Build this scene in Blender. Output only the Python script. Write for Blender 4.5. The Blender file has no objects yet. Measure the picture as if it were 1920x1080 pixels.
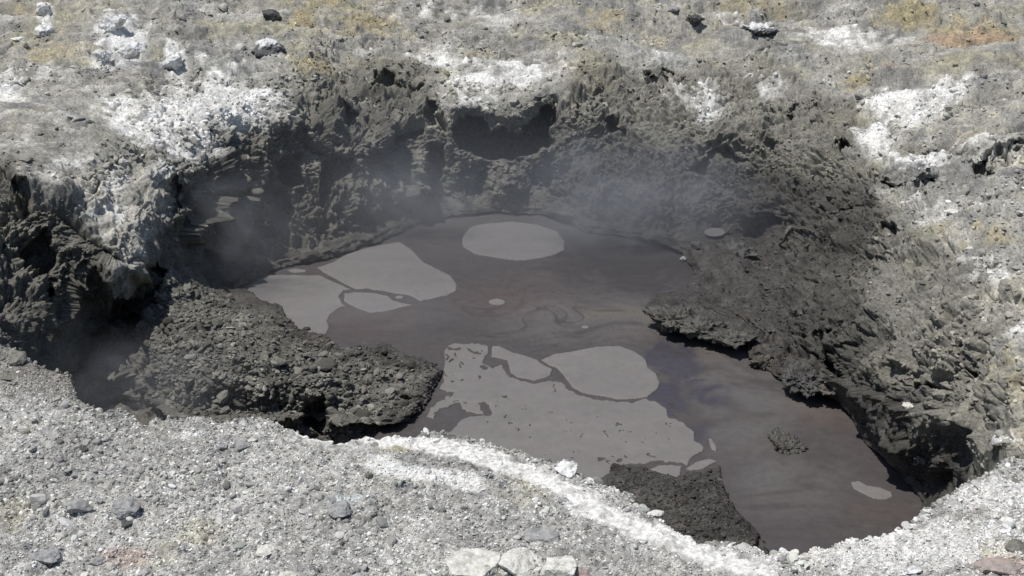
import bpy, math
import numpy as np
R = math.radians
sc = bpy.context.scene
col = sc.collection

# ------------------------------------------------------------------ camera, sky, sun, exposure
F = 960.0 / math.tan(R(21.0)); PITCH = R(24.0); CZ = 5.0
cam = bpy.data.cameras.new('camera'); camo = bpy.data.objects.new('camera', cam); col.objects.link(camo)
camo.location = (0, 0, CZ); camo.rotation_euler = (math.pi/2 - PITCH, 0, 0)
cam.sensor_width = 36.0; cam.lens = 18.0 / math.tan(R(21.0)); cam.clip_start = 0.1; cam.clip_end = 3000
sc.camera = camo
SUN_EL, SUN_AZ = 70.0, -112.0           # azimuth from +Y (view direction), negative = to the left
w = bpy.data.worlds.new('World'); sc.world = w; w.use_nodes = True
nt = w.node_tree; nt.nodes.clear()
sky = nt.nodes.new('ShaderNodeTexSky'); sky.sky_type = 'NISHITA'; sky.sun_disc = False
sky.sun_elevation = R(SUN_EL); sky.sun_rotation = R(SUN_AZ)
bg = nt.nodes.new('ShaderNodeBackground'); bg.inputs[1].default_value = 0.08
wo = nt.nodes.new('ShaderNodeOutputWorld')
nt.links.new(sky.outputs[0], bg.inputs[0]); nt.links.new(bg.outputs[0], wo.inputs[0])
sl = bpy.data.lights.new('sun', 'SUN'); sl.energy = 4.0; sl.angle = R(0.5); sl.color = (1, 0.965, 0.91)
so = bpy.data.objects.new('sun', sl); col.objects.link(so)
so.rotation_euler = (R(90 - SUN_EL), 0, math.pi - R(SUN_AZ)); so.location = (-10, 10, 20)
sc.view_settings.view_transform = 'Standard'; sc.view_settings.look = 'None'
sc.view_settings.exposure = 0.0; sc.view_settings.gamma = 1.0; sc.view_settings.use_curve_mapping = False

# ------------------------------------------------------------------ numeric helpers
CP, SP = math.cos(PITCH), math.sin(PITCH)
def rays(U, V):
    x = (U - 960.0) / F; y = -(V - 540.0) / F
    return np.stack([x, CP + y*SP, -SP + y*CP], -1)
def at_z(U, V, z):
    d = rays(np.asarray(U, float), np.asarray(V, float))
    t = (z - CZ) / d[..., 2]
    return np.array([0, 0, CZ]) + d * t[..., None]
def sst(a, b, x):
    t = np.clip((x - a) / (b - a), 0, 1); return t*t*(3 - 2*t)
def _hash(ix, iy, iz, seed):
    h = (ix.astype(np.uint32)*np.uint32(374761393) + iy.astype(np.uint32)*np.uint32(668265263)
         + iz.astype(np.uint32)*np.uint32(2147483647) + np.uint32((seed*974711+1013) & 0xffffffff))
    h = (h ^ (h >> np.uint32(13))) * np.uint32(1274126177)
    h = (h ^ (h >> np.uint32(16))) * np.uint32(2246822519)
    return h ^ (h >> np.uint32(15))
def noise(P, scale=1.0, seed=0):
    """gradient noise about -1..1; P (N,3)"""
    P = (P / scale + (seed * 17.37 + 1000.0)).astype(np.float64)
    I = np.floor(P).astype(np.int64); f = (P - I).astype(np.float32)
    u = f*f*f*(f*(f*6 - 15) + 10)
    out = 0
    for dx in (0, 1):
        wx = u[:, 0] if dx else 1 - u[:, 0]
        for dy in (0, 1):
            wy = u[:, 1] if dy else 1 - u[:, 1]
            for dz in (0, 1):
                wz = u[:, 2] if dz else 1 - u[:, 2]
                h = _hash(I[:, 0]+dx, I[:, 1]+dy, I[:, 2]+dz, seed)
                gx = ((h & np.uint32(1023)).astype(np.float32)/511.5 - 1)
                gy = (((h >> np.uint32(10)) & np.uint32(1023)).astype(np.float32)/511.5 - 1)
                gz = (((h >> np.uint32(20)) & np.uint32(1023)).astype(np.float32)/511.5 - 1)
                out = out + wx*wy*wz*(gx*(f[:, 0]-dx) + gy*(f[:, 1]-dy) + gz*(f[:, 2]-dz))
    return out * 1.35
def fbm(P, scale, octs, seed=0, gain=0.5):
    o = 0; a = 1.0; s = scale
    for k in range(octs):
        o = o + a*noise(P, s, seed + k*3); a *= gain; s *= 0.5
    return o
def billow(P, scale, octs, seed=0, gain=0.5):
    o = 0; a = 1.0; s = scale
    for k in range(octs):
        o = o + a*(np.abs(noise(P, s, seed + k*3))*2.2 - 0.6); a *= gain; s *= 0.5
    return o
def cells(P, scale, seed=0):
    """Worley: distance to nearest point and a random value of that cell"""
    Q = P / scale + 500.0; I = np.floor(Q).astype(np.int64); f = Q - I
    best = np.full(len(P), 9.0); val = np.zeros(len(P)); sec = np.full(len(P), 9.0)
    for dx in (-1, 0, 1):
        for dy in (-1, 0, 1):
            for dz in (-1, 0, 1):
                h = _hash(I[:, 0]+dx, I[:, 1]+dy, I[:, 2]+dz, seed)
                px = (h & np.uint32(1023))/1023.0 + dx - f[:, 0]
                py = ((h >> np.uint32(10)) & np.uint32(1023))/1023.0 + dy - f[:, 1]
                pz = ((h >> np.uint32(20)) & np.uint32(1023))/1023.0 + dz - f[:, 2]
                d = px*px + py*py + pz*pz
                n = d < best
                sec = np.where(n, best, np.minimum(sec, d))
                val = np.where(n, ((h >> np.uint32(5)) & np.uint32(255))/255.0, val); best = np.where(n, d, best)
    return np.sqrt(best), np.sqrt(sec), val
def sdf(U, V, poly):
    """signed distance in photo pixels, negative inside"""
    U = U.astype(np.float32); V = V.astype(np.float32)
    d2 = np.full(U.shape, 1e12, np.float32); ins = np.zeros(U.shape, bool)
    n = len(poly)
    for i in range(n):
        ax, ay = poly[i]; bx, by = poly[(i+1) % n]
        ex, ey = bx-ax, by-ay
        t = np.clip(((U-ax)*ex + (V-ay)*ey) / max(ex*ex+ey*ey, 1e-6), 0, 1)
        d2 = np.minimum(d2, (U-ax-t*ex)**2 + (V-ay-t*ey)**2)
        if ay != by:
            c = ((ay > V) != (by > V)) & (U < ex*(V-ay)/ey + ax)
            ins ^= c
    d = np.sqrt(d2)
    return np.where(ins, -d, d)
def pdist(U, V, line):
    d2 = np.full(U.shape, 1e12)
    for (ax, ay), (bx, by) in zip(line[:-1], line[1:]):
        ex, ey = bx-ax, by-ay
        t = np.clip(((U-ax)*ex + (V-ay)*ey) / max(ex*ex+ey*ey, 1e-6), 0, 1)
        d2 = np.minimum(d2, (U-ax-t*ex)**2 + (V-ay-t*ey)**2)
    return np.sqrt(d2)
def blobs(U, V, L):
    o = np.zeros(U.shape)
    for (cu, cv, ru, rv, s) in L:
        o = np.maximum(o, s*np.exp(-(((U-cu)/ru)**2 + ((V-cv)/rv)**2)*0.8))
    return o
def mix(a, b, t):
    return a*(1-t[:, None]) + np.asarray(b)*t[:, None]

# ------------------------------------------------------------------ blender helpers
def tag(o, label=None, cat=None, group=None, kind=None):
    if label: o['label'] = label
    if cat: o['category'] = cat
    if group: o['group'] = group
    if kind: o['kind'] = kind
    return o
def mesh(name, co, faces, mat, parent=None, colr=None, smooth=True, mattr=None):
    """faces: (M,3) or (M,4) int array"""
    me = bpy.data.meshes.new(name)
    co = np.ascontiguousarray(co, np.float32); faces = np.ascontiguousarray(faces, np.int32)
    n = faces.shape[1]
    me.vertices.add(len(co)); me.vertices.foreach_set('co', co.ravel())
    me.loops.add(faces.size); me.loops.foreach_set('vertex_index', faces.ravel())
    me.polygons.add(len(faces)); me.polygons.foreach_set('loop_start', np.arange(0, faces.size, n, dtype=np.int32))
    try: me.polygons.foreach_set('loop_total', np.full(len(faces), n, np.int32))
    except Exception: pass
    me.polygons.foreach_set('use_smooth', np.full(len(faces), smooth, bool))
    if colr is not None:
        a = me.attributes.new('tint', 'FLOAT_COLOR', 'POINT')
        c4 = np.ones((len(co), 4), np.float32); c4[:, :3] = colr
        a.data.foreach_set('color', c4.ravel())
    if mattr is not None:
        a = me.attributes.new('wet', 'FLOAT', 'POINT'); a.data.foreach_set('value', np.asarray(mattr, np.float32))
    me.update(calc_edges=True)
    me.materials.append(mat)
    o = bpy.data.objects.new(name, me); col.objects.link(o)
    if parent: o.parent = parent
    return o
def grid_faces(nr, nc, keep=None):
    i = np.arange(nr*nc).reshape(nr, nc)
    f = np.stack([i[:-1, :-1], i[1:, :-1], i[1:, 1:], i[:-1, 1:]], -1).reshape(-1, 4)
    return f if keep is None else f[keep.ravel()]

def material(name, rough=0.95, spec=0.25, n_amp=0.35, n_scale=60.0, bump=0.4, bump_d=0.01, b_scale=45.0, base=None, wetrough=None, n2=None):
    m = bpy.data.materials.new(name); m.use_nodes = True
    t = m.node_tree; N = t.nodes; L = t.links
    bs = N['Principled BSDF']
    bs.inputs['Specular IOR Level'].default_value = spec
    tc = N.new('ShaderNodeTexCoord')
    if base is None:
        at = N.new('ShaderNodeAttribute'); at.attribute_name = 'tint'; src = at.outputs['Color']
    else:
        rg = N.new('ShaderNodeRGB'); rg.outputs[0].default_value = (*base, 1); src = rg.outputs[0]
    nz = N.new('ShaderNodeTexNoise'); nz.inputs['Scale'].default_value = n_scale; nz.inputs['Detail'].default_value = 4
    nz.inputs['Roughness'].default_value = 0.7
    L.new(tc.outputs['Object'], nz.inputs['Vector'])
    mr = N.new('ShaderNodeMapRange'); mr.inputs['From Min'].default_value = 0.25; mr.inputs['From Max'].default_value = 0.75
    mr.inputs['To Min'].default_value = 1 - n_amp; mr.inputs['To Max'].default_value = 1 + n_amp
    L.new(nz.outputs['Fac'], mr.inputs['Value'])
    vm = N.new('ShaderNodeVectorMath'); vm.operation = 'SCALE'
    L.new(src, vm.inputs[0]); L.new(mr.outputs[0], vm.inputs['Scale'])
    L.new(vm.outputs[0], bs.inputs['Base Color'])
    if wetrough is not None:
        aw = N.new('ShaderNodeAttribute'); aw.attribute_name = 'wet'
        m2 = N.new('ShaderNodeMapRange'); m2.inputs['To Min'].default_value = rough; m2.inputs['To Max'].default_value = wetrough
        L.new(aw.outputs['Fac'], m2.inputs['Value']); L.new(m2.outputs[0], bs.inputs['Roughness'])
    else:
        bs.inputs['Roughness'].default_value = rough
    if bump > 0:
        n2 = N.new('ShaderNodeTexNoise'); n2.inputs['Scale'].default_value = b_scale; n2.inputs['Detail'].default_value = 5
        n2.inputs['Roughness'].default_value = 0.65
        L.new(tc.outputs['Object'], n2.inputs['Vector'])
        bp = N.new('ShaderNodeBump'); bp.inputs['Strength'].default_value = bump; bp.inputs['Distance'].default_value = bump_d
        L.new(n2.outputs['Fac'], bp.inputs['Height']); L.new(bp.outputs['Normal'], bs.inputs['Normal'])
    return m
M_ground = material('crusted_earth', rough=0.97, spec=0.2, n_amp=0.6, n_scale=30, bump=0.6, bump_d=0.02, b_scale=30, wetrough=0.42)
M_gravel = material('gravel_chips', rough=0.95, spec=0.2, n_amp=0.25, n_scale=120, bump=0.3, bump_d=0.004, b_scale=120)
M_rock = material('weathered_rock', rough=0.95, spec=0.2, n_amp=0.3, n_scale=35, bump=0.6, bump_d=0.012, b_scale=40, wetrough=0.4)
M_mud = material('liquid_mud', rough=0.62, spec=0.3, n_amp=0.16, n_scale=9, bump=0.25, bump_d=0.012, b_scale=7, wetrough=0.42)
M_crust = material('pale_mud_skin', rough=0.7, spec=0.25, n_amp=0.10, n_scale=7, bump=0.25, bump_d=0.006, b_scale=18)
M_wood = material('dead_wood', rough=0.9, spec=0.2, n_amp=0.3, n_scale=80, bump=0.3, bump_d=0.003, b_scale=90, base=(0.09, 0.08, 0.065))
M_straw = material('dry_straw', rough=0.9, spec=0.2, n_amp=0.2, n_scale=80, bump=0, base=(0.30, 0.27, 0.19))

# ------------------------------------------------------------------ plan of the crater (photo pixel, height) -> fixed points in the world
POOLZ = -3.0
CTRL = [(-700,-200,.5),(-700,300,.0),(-700,700,-.8),(-700,1400,-2.0),(2600,-200,.3),(2600,300,-.3),(2600,700,.0),(2600,1400,0.0),
(-300,-150,.3),(300,-150,.1),(960,-150,-.1),(1600,-150,-.1),(2300,-150,.0),(-250,120,-.2),(-250,290,-.25),(2200,100,-.7),(2200,400,-.5),(2200,700,-.1),(2150,850,0.05),
(0,0,-.5),(480,0,-.65),(960,0,-.75),(1440,0,-.85),(1920,0,-.75),
(0,120,-.4),(300,120,-.65),(600,100,-.85),(960,90,-1.22),(1300,80,-1.25),(1600,90,-1.1),(1920,100,-.85),
(0,230,-.35),(200,230,-.55),(380,255,-.95),(540,215,-1.02),(640,130,-1.1),(820,150,-1.28),(840,205,-1.4),(940,200,-1.42),(1030,180,-1.38),(1210,120,-1.28),(1400,120,-1.28),(1560,180,-1.3),(1640,250,-1.25),(1800,200,-.95),(1920,200,-.8),(1660,330,-1.25),(1800,320,-1.0),(1920,330,-.85),
(480,270,-1.35),(500,340,-1.9),(620,300,-1.75),(700,240,-1.4),(700,330,-2.1),(800,250,-1.7),(840,320,-2.25),(960,260,-1.8),(960,330,-2.38),(1100,200,-1.5),(1100,300,-2.15),(1200,300,-2.1),(1300,170,-1.3),(1300,290,-1.95),(1450,250,-1.6),(1560,240,-1.35),(1500,340,-1.95),
(480,430,-2.55),(600,420,-2.6),(720,390,-2.6),(900,380,-2.8),(1060,390,-2.7),(1200,400,-2.6),(1300,400,-2.6),
(500,490,-2.93),(610,475,-2.93),(700,445,-2.93),(770,418,-2.93),(850,400,-2.93),(930,395,-2.94),(1020,398,-2.94),(1085,418,-2.93),(1180,435,-2.93),(1300,450,-2.93),
(1230,540,-2.97),(1400,500,-2.95),(1340,435,-2.93),(1420,440,-2.85),(1350,560,-2.97),(1450,560,-2.92),(1450,620,-2.92),(1540,500,-2.3),(1540,610,-2.4),(1500,420,-2.3),(1410,400,-2.5),(1600,400,-1.75),(1640,540,-1.75),(1650,680,-1.95),(1600,740,-2.5),(1700,790,-2.1),(1760,870,-2.4),(1800,790,-1.55),(1810,870,-2.0),(1850,690,-1.0),(1780,560,-1.05),(1720,420,-1.2),(1820,430,-.85),(1920,450,-.65),(1920,560,-.5),(1920,700,-.6),(1920,800,-.75),(1880,845,-.9),(1850,870,-1.4),(1850,790,-1.2),
(1410,655,-2.93),(1460,690,-2.93),(1510,740,-2.93),(1570,750,-2.93),(1610,795,-2.93),(1645,850,-2.93),(1695,890,-2.93),(1735,940,-2.93),(1760,1000,-2.4),
(0,290,-.4),(60,345,-.6),(130,400,-.88),(190,455,-1.2),(240,510,-1.6),(-60,450,-1.05),(0,450,-1.05),(0,580,-1.4),(0,650,-1.5),(80,470,-1.3),(100,600,-1.9),(150,720,-3.1),(60,720,-2.2),(250,760,-3.25),(220,600,-2.65),(180,540,-1.9),(200,690,-3.05),
(250,330,-.9),(220,400,-1.08),(250,450,-1.3),(300,330,-1.02),(300,400,-1.3),(300,460,-1.65),(350,350,-1.3),(350,420,-1.68),(400,320,-1.3),(400,400,-1.85),(330,485,-1.95),(440,350,-1.65),(430,430,-2.25),(430,520,-2.93),(380,490,-2.4),
(290,540,-2.05),(400,545,-2.55),(400,610,-2.35),(480,595,-2.6),(545,612,-2.85),(520,680,-2.45),(640,680,-2.75),(760,690,-2.9),(730,760,-2.92),(805,705,-2.95),(785,745,-2.95),(610,720,-2.6),(430,700,-2.45),(300,640,-2.35),(330,740,-2.75),(440,800,-3.1),(590,800,-3.15),(700,900,-3.3),
(800,1000,-3.3),(1200,1100,-3.2),(1600,1150,-3.1),(300,1100,-3.3),(-100,1000,-2.8),(1280,930,-2.9),(1380,990,-2.9),(1150,900,-2.93)]
C = np.array(CTRL, float)
def tps_fit(C):
    n = len(C); X = C[:, :2]/1000.0
    r2 = ((X[:, None] - X[None])**2).sum(-1); K = 0.5*r2*np.log(r2 + 1e-12)
    A = np.zeros((n+3, n+3)); A[:n, :n] = K + 2e-4*np.eye(n); A[:n, n] = 1; A[:n, n+1:] = X; A[n, :n] = 1; A[n+1:, :n] = X.T
    return X, np.linalg.solve(A, np.concatenate([C[:, 2], np.zeros(3)]))
TX, TW = tps_fit(C)
def tps(U, V):
    Q = np.stack([U, V], -1)/1000.0; o = np.empty(len(Q))
    for s in range(0, len(Q), 20000):
        q = Q[s:s+20000]; r2 = ((q[:, None] - TX[None])**2).sum(-1)
        o[s:s+20000] = (0.5*r2*np.log(r2+1e-12)) @ TW[:-3] + TW[-3] + q @ TW[-2:]
    return o
cu = np.arange(-700, 2601, 10.0); cv = np.arange(-200, 1401, 10.0)
CG = tps(*[a.ravel() for a in np.meshgrid(cu, cv)]).reshape(len(cv), len(cu))
# one light smoothing pass, then cubic-ish lookup
def zbase(U, V):
    x = np.clip((U + 700)/10.0, 0, len(cu)-1.001); y = np.clip((V + 200)/10.0, 0, len(cv)-1.001)
    i = x.astype(int); j = y.astype(int); fx = x-i; fy = y-j
    return (CG[j, i]*(1-fx)*(1-fy) + CG[j, i+1]*fx*(1-fy) + CG[j+1, i]*(1-fx)*fy + CG[j+1, i+1]*fx*fy)

POOL = [(448,540),(480,519),(540,498),(610,486),(660,470),(710,452),(770,425),(830,408),(900,399),(960,398),(1020,403),(1070,415),(1090,432),(1160,443),(1230,452),(1280,475),(1300,510),(1290,545),
(1225,556),(1212,575),(1222,598),(1255,612),(1300,627),(1330,645),(1368,650),(1400,645),(1406,672),(1445,682),(1452,705),(1480,722),(1500,737),(1540,742),(1575,755),(1595,785),(1615,825),(1650,850),(1680,880),(1700,905),(1732,942),
(1715,1010),(1620,1060),(1500,1050),(1430,1015),(1380,960),(1358,920),(1350,880),(1300,885),(1270,900),(1200,880),(1150,870),(1140,900),(1120,960),(900,930),(700,860),(760,790),(800,760),(812,730),(830,695),(800,672),(740,655),(690,648),(640,648),(608,628),(560,618),(543,600),(530,578),(490,560)]
# recesses: (polygon, metres pushed into the wall)
CAVES = [([(1855,290),(1925,274),(1925,282),(1860,303)],.35),([(1480,640),(1520,655),(1560,652),(1600,625),(1585,640),(1560,664),(1520,668)],.25),([(1655,700),(1700,715),(1760,712),(1795,660),(1800,672),(1770,722),(1700,728)],.25),([(1505,400),(1560,395),(1640,372),(1600,392),(1560,405)],.2),([(1440,540),(1500,520),(1560,525),(1500,530)],.15),([(1570,480),(1640,470),(1690,450),(1640,480)],.2),
([(838,224),(868,214),(900,218),(925,236),(960,234),(985,228),(1010,205),(1042,190),(1042,240),(1036,270),(1005,288),(960,300),(915,308),(890,292),(862,285)],2.2),
([(1136,214),(1165,212),(1180,232),(1172,250),(1140,245)],.6),([(1205,122),(1280,124),(1296,152),(1270,140),(1245,148),(1255,172),(1225,165)],.5),
([(1562,248),(1578,247),(1592,272),(1588,286),(1562,286)],.7),([(1285,318),(1312,282),(1335,268),(1372,280),(1425,305),(1380,303),(1342,290),(1326,296),(1318,315)],.5),
([(1808,302),(1856,288),(1859,326),(1838,318)],.5),([(1650,322),(1700,332),(1760,318),(1745,338),(1690,346),(1660,340)],.4),
([(1680,236),(1740,212),(1830,180),(1825,187),(1760,212),(1690,242)],.25),([(1510,190),(1545,186),(1540,204),(1518,208)],.3),([(1450,195),(1495,188),(1490,205),(1465,210)],.3),
([(645,190),(682,185),(705,205),(705,235),(690,245),(662,228),(648,212)],.6),([(795,172),(812,172),(826,182),(828,228),(812,222),(796,204)],.7),([(768,226),(796,218),(800,242),(772,250),(760,268),(745,256)],.6),
([(800,262),(832,255),(838,300),(836,345),(830,372),(795,365),(770,335),(798,305)],.9),([(525,300),(570,290),(572,342),(552,350),(530,350)],.5),([(600,296),(625,285),(668,298),(664,326),(634,338),(618,372),(604,395),(600,340)],.6),
([(708,303),(745,302),(746,328),(722,320)],.4),([(700,130),(740,128),(790,145),(800,160),(740,150),(700,152)],.3),([(572,262),(600,285),(640,296),(610,300),(575,280)],.3),
([(312,345),(330,332),(350,345),(345,380),(332,404),(318,388)],.3),([(425,360),(470,350),(482,400),(480,470),(470,505),(430,532),(392,526),(395,480),(418,440),(425,400)],.3),([(345,410),(368,405),(378,440),(372,475),(352,462)],.12),([(505,365),(540,358),(555,400),(548,445),(512,448),(508,410)],.3),
([(1530,665),(1555,667),(1556,692),(1536,698)],.35),([(1808,692),(1836,684),(1832,712),(1815,708)],.3),([(1656,420),(1682,425),(1675,442),(1655,438)],.3),([(1430,640),(1470,628),(1466,640),(1435,652)],.2),
([(558,770),(585,745),(616,738),(620,800),(600,815),(570,800)],.45),([(55,470),(80,430),(100,460),(95,520),(110,560),(85,560),(62,520)],.5),([(20,330),(50,345),(62,390),(30,400)],.3),([(240,515),(300,490),(318,505),(300,540),(290,570),(250,620),(215,560)],.5),
([(1600,60),(1610,58)]+[(1620,62),(1605,68)],.1),([(1385,62),(1452,60),(1450,72),(1400,74)],.25),([(1290,38),(1315,40),(1318,58),(1292,60)],.25),([(1412,92),(1490,95),(1470,101),(1415,99)],.2),([(0,152),(30,158),(60,168),(20,166)],.25),([(120,232),(180,238),(175,246),(130,242)],.2)]
# slabs and pillars that stand proud of the wall: (polygon, metres towards the viewer)
PROUD = [([(1640,290),(1760,285),(1800,300),(1755,320),(1700,328),(1645,320)],.2),([(1780,270),(1925,250),(1925,274),(1850,289),(1805,304)],.2),([(1195,92),(1290,92),(1285,121),(1205,120)],.2),([(1285,200),(1330,170),(1440,180),(1460,250),(1430,300),(1375,275),(1335,265),(1300,285)],.28),([(1055,150),(1120,150),(1135,210),(1140,250),(1060,260)],.22),([(1470,560),(1560,540),(1600,600),(1560,650),(1480,625)],.2),([(1640,600),(1760,570),(1800,640),(1760,700),(1650,690)],.2),
([(836,190),(880,170),(1000,160),(1045,180),(1010,205),(985,225),(960,232),(925,234),(900,216),(868,212),(840,222)],.35),
([(560,200),(640,170),(650,260),(600,285),(565,260)],.2),([(705,190),(790,180),(792,220),(760,240),(735,300),(690,300),(700,245)],.3),([(480,350),(508,365),(508,440),(540,470),(500,490),(480,470)],.25),([(640,330),(740,330),(790,365),(760,400),(620,440),(622,380)],.25),
([(1200,590),(1240,550),(1300,570),(1400,600),(1405,645),(1340,645),(1250,612)],.1),([(1480,690),(1530,660),(1535,720),(1490,735)],.2)]
WALLS = [(-400,270),(0,300),(60,350),(150,410),(230,500),(290,500),(330,430),(370,350),(400,300),(420,245),(540,235),(600,150),(700,130),(800,140),(835,215),(1000,230),(1045,190),(1110,140),(1210,125),(1400,120),(1560,190),(1620,300),(1650,350),(1660,420),(1600,560),(1620,700),(1720,800),(1840,870),(1740,1000),(1560,740),(1420,620),(1400,480),(1200,430),(1000,395),(800,405),(500,490),(440,530),(300,500),(270,560),(290,760),(100,800),(-400,700)]
MOUND = [(280,515),(400,535),(450,560),(545,600),(610,628),(700,648),(830,690),(800,760),(760,800),(640,820),(400,800),(280,775),(262,700),(268,640),(285,590)]
SLOPER = [(1400,480),(1560,380),(1660,340),(1920,330),(2100,330),(2100,840),(1850,870),(1740,960),(1600,760),(1420,640)]
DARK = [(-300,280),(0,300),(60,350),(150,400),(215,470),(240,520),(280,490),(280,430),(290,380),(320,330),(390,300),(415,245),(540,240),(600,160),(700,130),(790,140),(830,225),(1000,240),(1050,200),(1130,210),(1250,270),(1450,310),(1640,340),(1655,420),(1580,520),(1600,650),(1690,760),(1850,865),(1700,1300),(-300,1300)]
MID = [(380,230),(560,150),(700,95),(800,120),(850,215),(1045,175),(1110,100),(1210,118),(1450,105),(1600,190),(1640,330),(1680,400),(1760,440),(1850,560),(1870,700),(1900,850),(1700,1300),(-100,1300),(-100,285),(0,298),(60,350),(190,460),(240,520),(290,500),(310,430),(320,370),(350,320),(380,300)]

WHITE_FAR = [(1330,150,30,12,.6),(1250,100,60,8,.6),(400,200,140,50,1.2),(300,225,110,55,1),(328,118,26,26,1.1),(420,150,70,25,.8),(380,275,70,26,1),(240,80,60,50,1),(85,30,20,34,1),(820,115,60,22,.8),(955,138,90,28,1.1),(890,180,60,25,.6),(700,172,38,14,.8),(1315,185,50,38,.9),(1440,160,40,22,.8),(1700,200,80,38,1.1),(1780,185,50,16,1),(1810,142,32,9,1),(1640,255,50,32,.9),(1730,300,70,22,1),(1850,275,90,30,.6),(1560,72,150,18,.8),(1400,42,60,10,.7),(1800,385,80,22,.75),(1870,500,60,36,.95),(1905,600,45,34,1),(1700,370,50,12,.7),(100,235,110,40,.55),(10,170,60,22,.8),(225,385,45,80,.45),(70,140,100,25,.6),(215,470,25,40,.5),(1500,78,60,10,.6),(1870,820,30,14,.8),(1690,765,24,14,.7),(1450,100,50,6,.4),(1090,60,50,12,.5),(850,25,120,8,.5),(380,120,60,14,.6),(620,240,30,12,.4),(1250,190,14,40,.5)]
OCHRE = [(690,45,60,24,.9),(600,125,50,18,1),(575,38,34,14,1),(1700,32,60,20,1.2),(1830,58,90,20,1),(1400,14,110,14,.7),(1130,38,50,16,.7),(1120,135,50,26,.8),(1335,112,40,14,.6),(1600,155,26,20,.9),(120,95,90,26,.7),(620,6,100,9,.9),(60,12,110,16,.6),(1230,70,50,14,.5),(1650,120,40,14,.5),(900,105,30,10,.6),(1840,255,80,14,.5),(1870,440,60,22,.7),(1900,700,60,60,.6),(1130,160,60,20,.7),(110,245,60,16,.4),(1780,440,50,30,.5),(440,210,30,14,.4)]
PINK = [(1790,70,60,12,1),(1840,62,60,14,.8),(1660,120,30,12,.6),(1560,60,60,10,.5),(1850,400,80,30,.4),(1900,820,60,30,.5)]

def crater_colour(U, V, P, slope_up):
    n1 = fbm(P, 1.1, 4, 40); n2 = fbm(P, 0.22, 3, 60); n3 = fbm(P*np.array([1, .35, 1.]), 0.5, 3, 80)
    Uw = U + n1*26 + n2*12; Vw = V + n3*11 + n2*7
    base = np.tile(np.array([0.31, 0.30, 0.262]), (len(U), 1))
    base = mix(base, [0.215, 0.212, 0.205], sst(-0.1, 0.5, n3)*0.8)
    base = mix(base, [0.36, 0.365, 0.36], sst(0.1, 0.7, fbm(P, 2.3, 2, 5))*0.4)
    base = mix(base, [0.55, 0.54, 0.50], sst(0.05, 0.8, fbm(P*np.array([.6, 1.2, 1]), 1.3, 4, 7, .6))*0.6)
    m = blobs(Uw, Vw, OCHRE)
    base = mix(base, [0.32, 0.262, 0.135], sst(0.2, 0.9, m + 0.35*n2)*0.62)
    base = mix(base, [0.34, 0.315, 0.19], sst(0.05, 0.6, noise(P, 0.9, 3) + 0.3*n2)*0.4)
    m = blobs(Uw, Vw, PINK); base = mix(base, [0.42, 0.27, 0.20], sst(0.3, 0.8, m)*0.45)
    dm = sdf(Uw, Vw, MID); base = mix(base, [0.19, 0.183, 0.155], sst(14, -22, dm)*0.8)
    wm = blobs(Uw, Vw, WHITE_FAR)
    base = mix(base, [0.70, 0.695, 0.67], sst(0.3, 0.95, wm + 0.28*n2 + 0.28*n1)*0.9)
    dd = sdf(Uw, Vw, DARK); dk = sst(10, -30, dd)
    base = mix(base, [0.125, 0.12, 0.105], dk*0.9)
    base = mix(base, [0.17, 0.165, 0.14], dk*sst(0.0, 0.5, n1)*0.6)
    md = sst(4, -14, sdf(Uw, Vw, MOUND)); base = mix(base, [0.14, 0.136, 0.12], md*0.85)
    base = mix(base, [0.085, 0.082, 0.074], sst(1080, 1250, Uw)*sst(10, -40, dd)*.75)
    dark_blobs = blobs(Uw, Vw, [(1480,430,170,110,1.1),(1560,600,100,120,.9),(1640,780,90,70,1),(1750,870,90,50,1),(1280,380,220,110,1.1),(1110,350,110,90,1),(1600,340,60,40,.6),(1400,300,60,30,.5)])  # darker tone over the right slope and the back right wall
    base = mix(base, [0.070, 0.067, 0.062], sst(.2, .85, dark_blobs + .3*n2 + .2*n1)*.85)
    ls = sst(16, -16, sdf(Uw, Vw, [(120,290),(300,300),(345,340),(325,400),(285,490),(245,505),(205,450),(140,385),(60,320)]))
    base = mix(base, [0.40, 0.385, 0.34], ls*.8); base = mix(base, [.66,.65,.62], ls*sst(.1, .6, n3 + .5*n2)*.6)
    wet = sst(55, 0, sdf(U, V, POOL) + n2*18)
    base = mix(base, [0.055, 0.05, 0.046], wet*0.8)
    bank = sst(25, -25, sdf(Uw, Vw, [(1140,865),(1290,880),(1360,890),(1380,960),(1430,1020),(1200,1050),(1100,950)]))
    hz = sst(25, -25, sdf(Uw, Vw, [(1290,440),(1420,400),(1480,440),(1520,560),(1500,700),(1400,650),(1220,600),(1240,545),(1300,520)]))
    base = mix(base, [0.06, 0.056, 0.053], np.maximum(bank, hz)*0.8)
    wetm = np.clip(np.maximum(wet, np.maximum(bank, hz*0.7))*sst(-0.3, 0.4, n2 + 0.2), 0, 1)
    base = base * (1 + 0.35*n2 + 0.15*n1)[:, None]
    return np.clip(base, 0.02, 0.82), wetm

def axis(lo, hi, step, outlo, outhi, g):
    a = list(np.arange(lo, hi + 0.1, step))
    s = step; x = hi; b = []
    while x < outhi: s *= g; x = min(x + s, outhi); b.append(x)
    s = step; x = lo; c = []
    while x > outlo: s *= g; x = max(x - s, outlo); c.append(x)
    return np.array(c[::-1] + a + b)

STEP = 1.6
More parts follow.
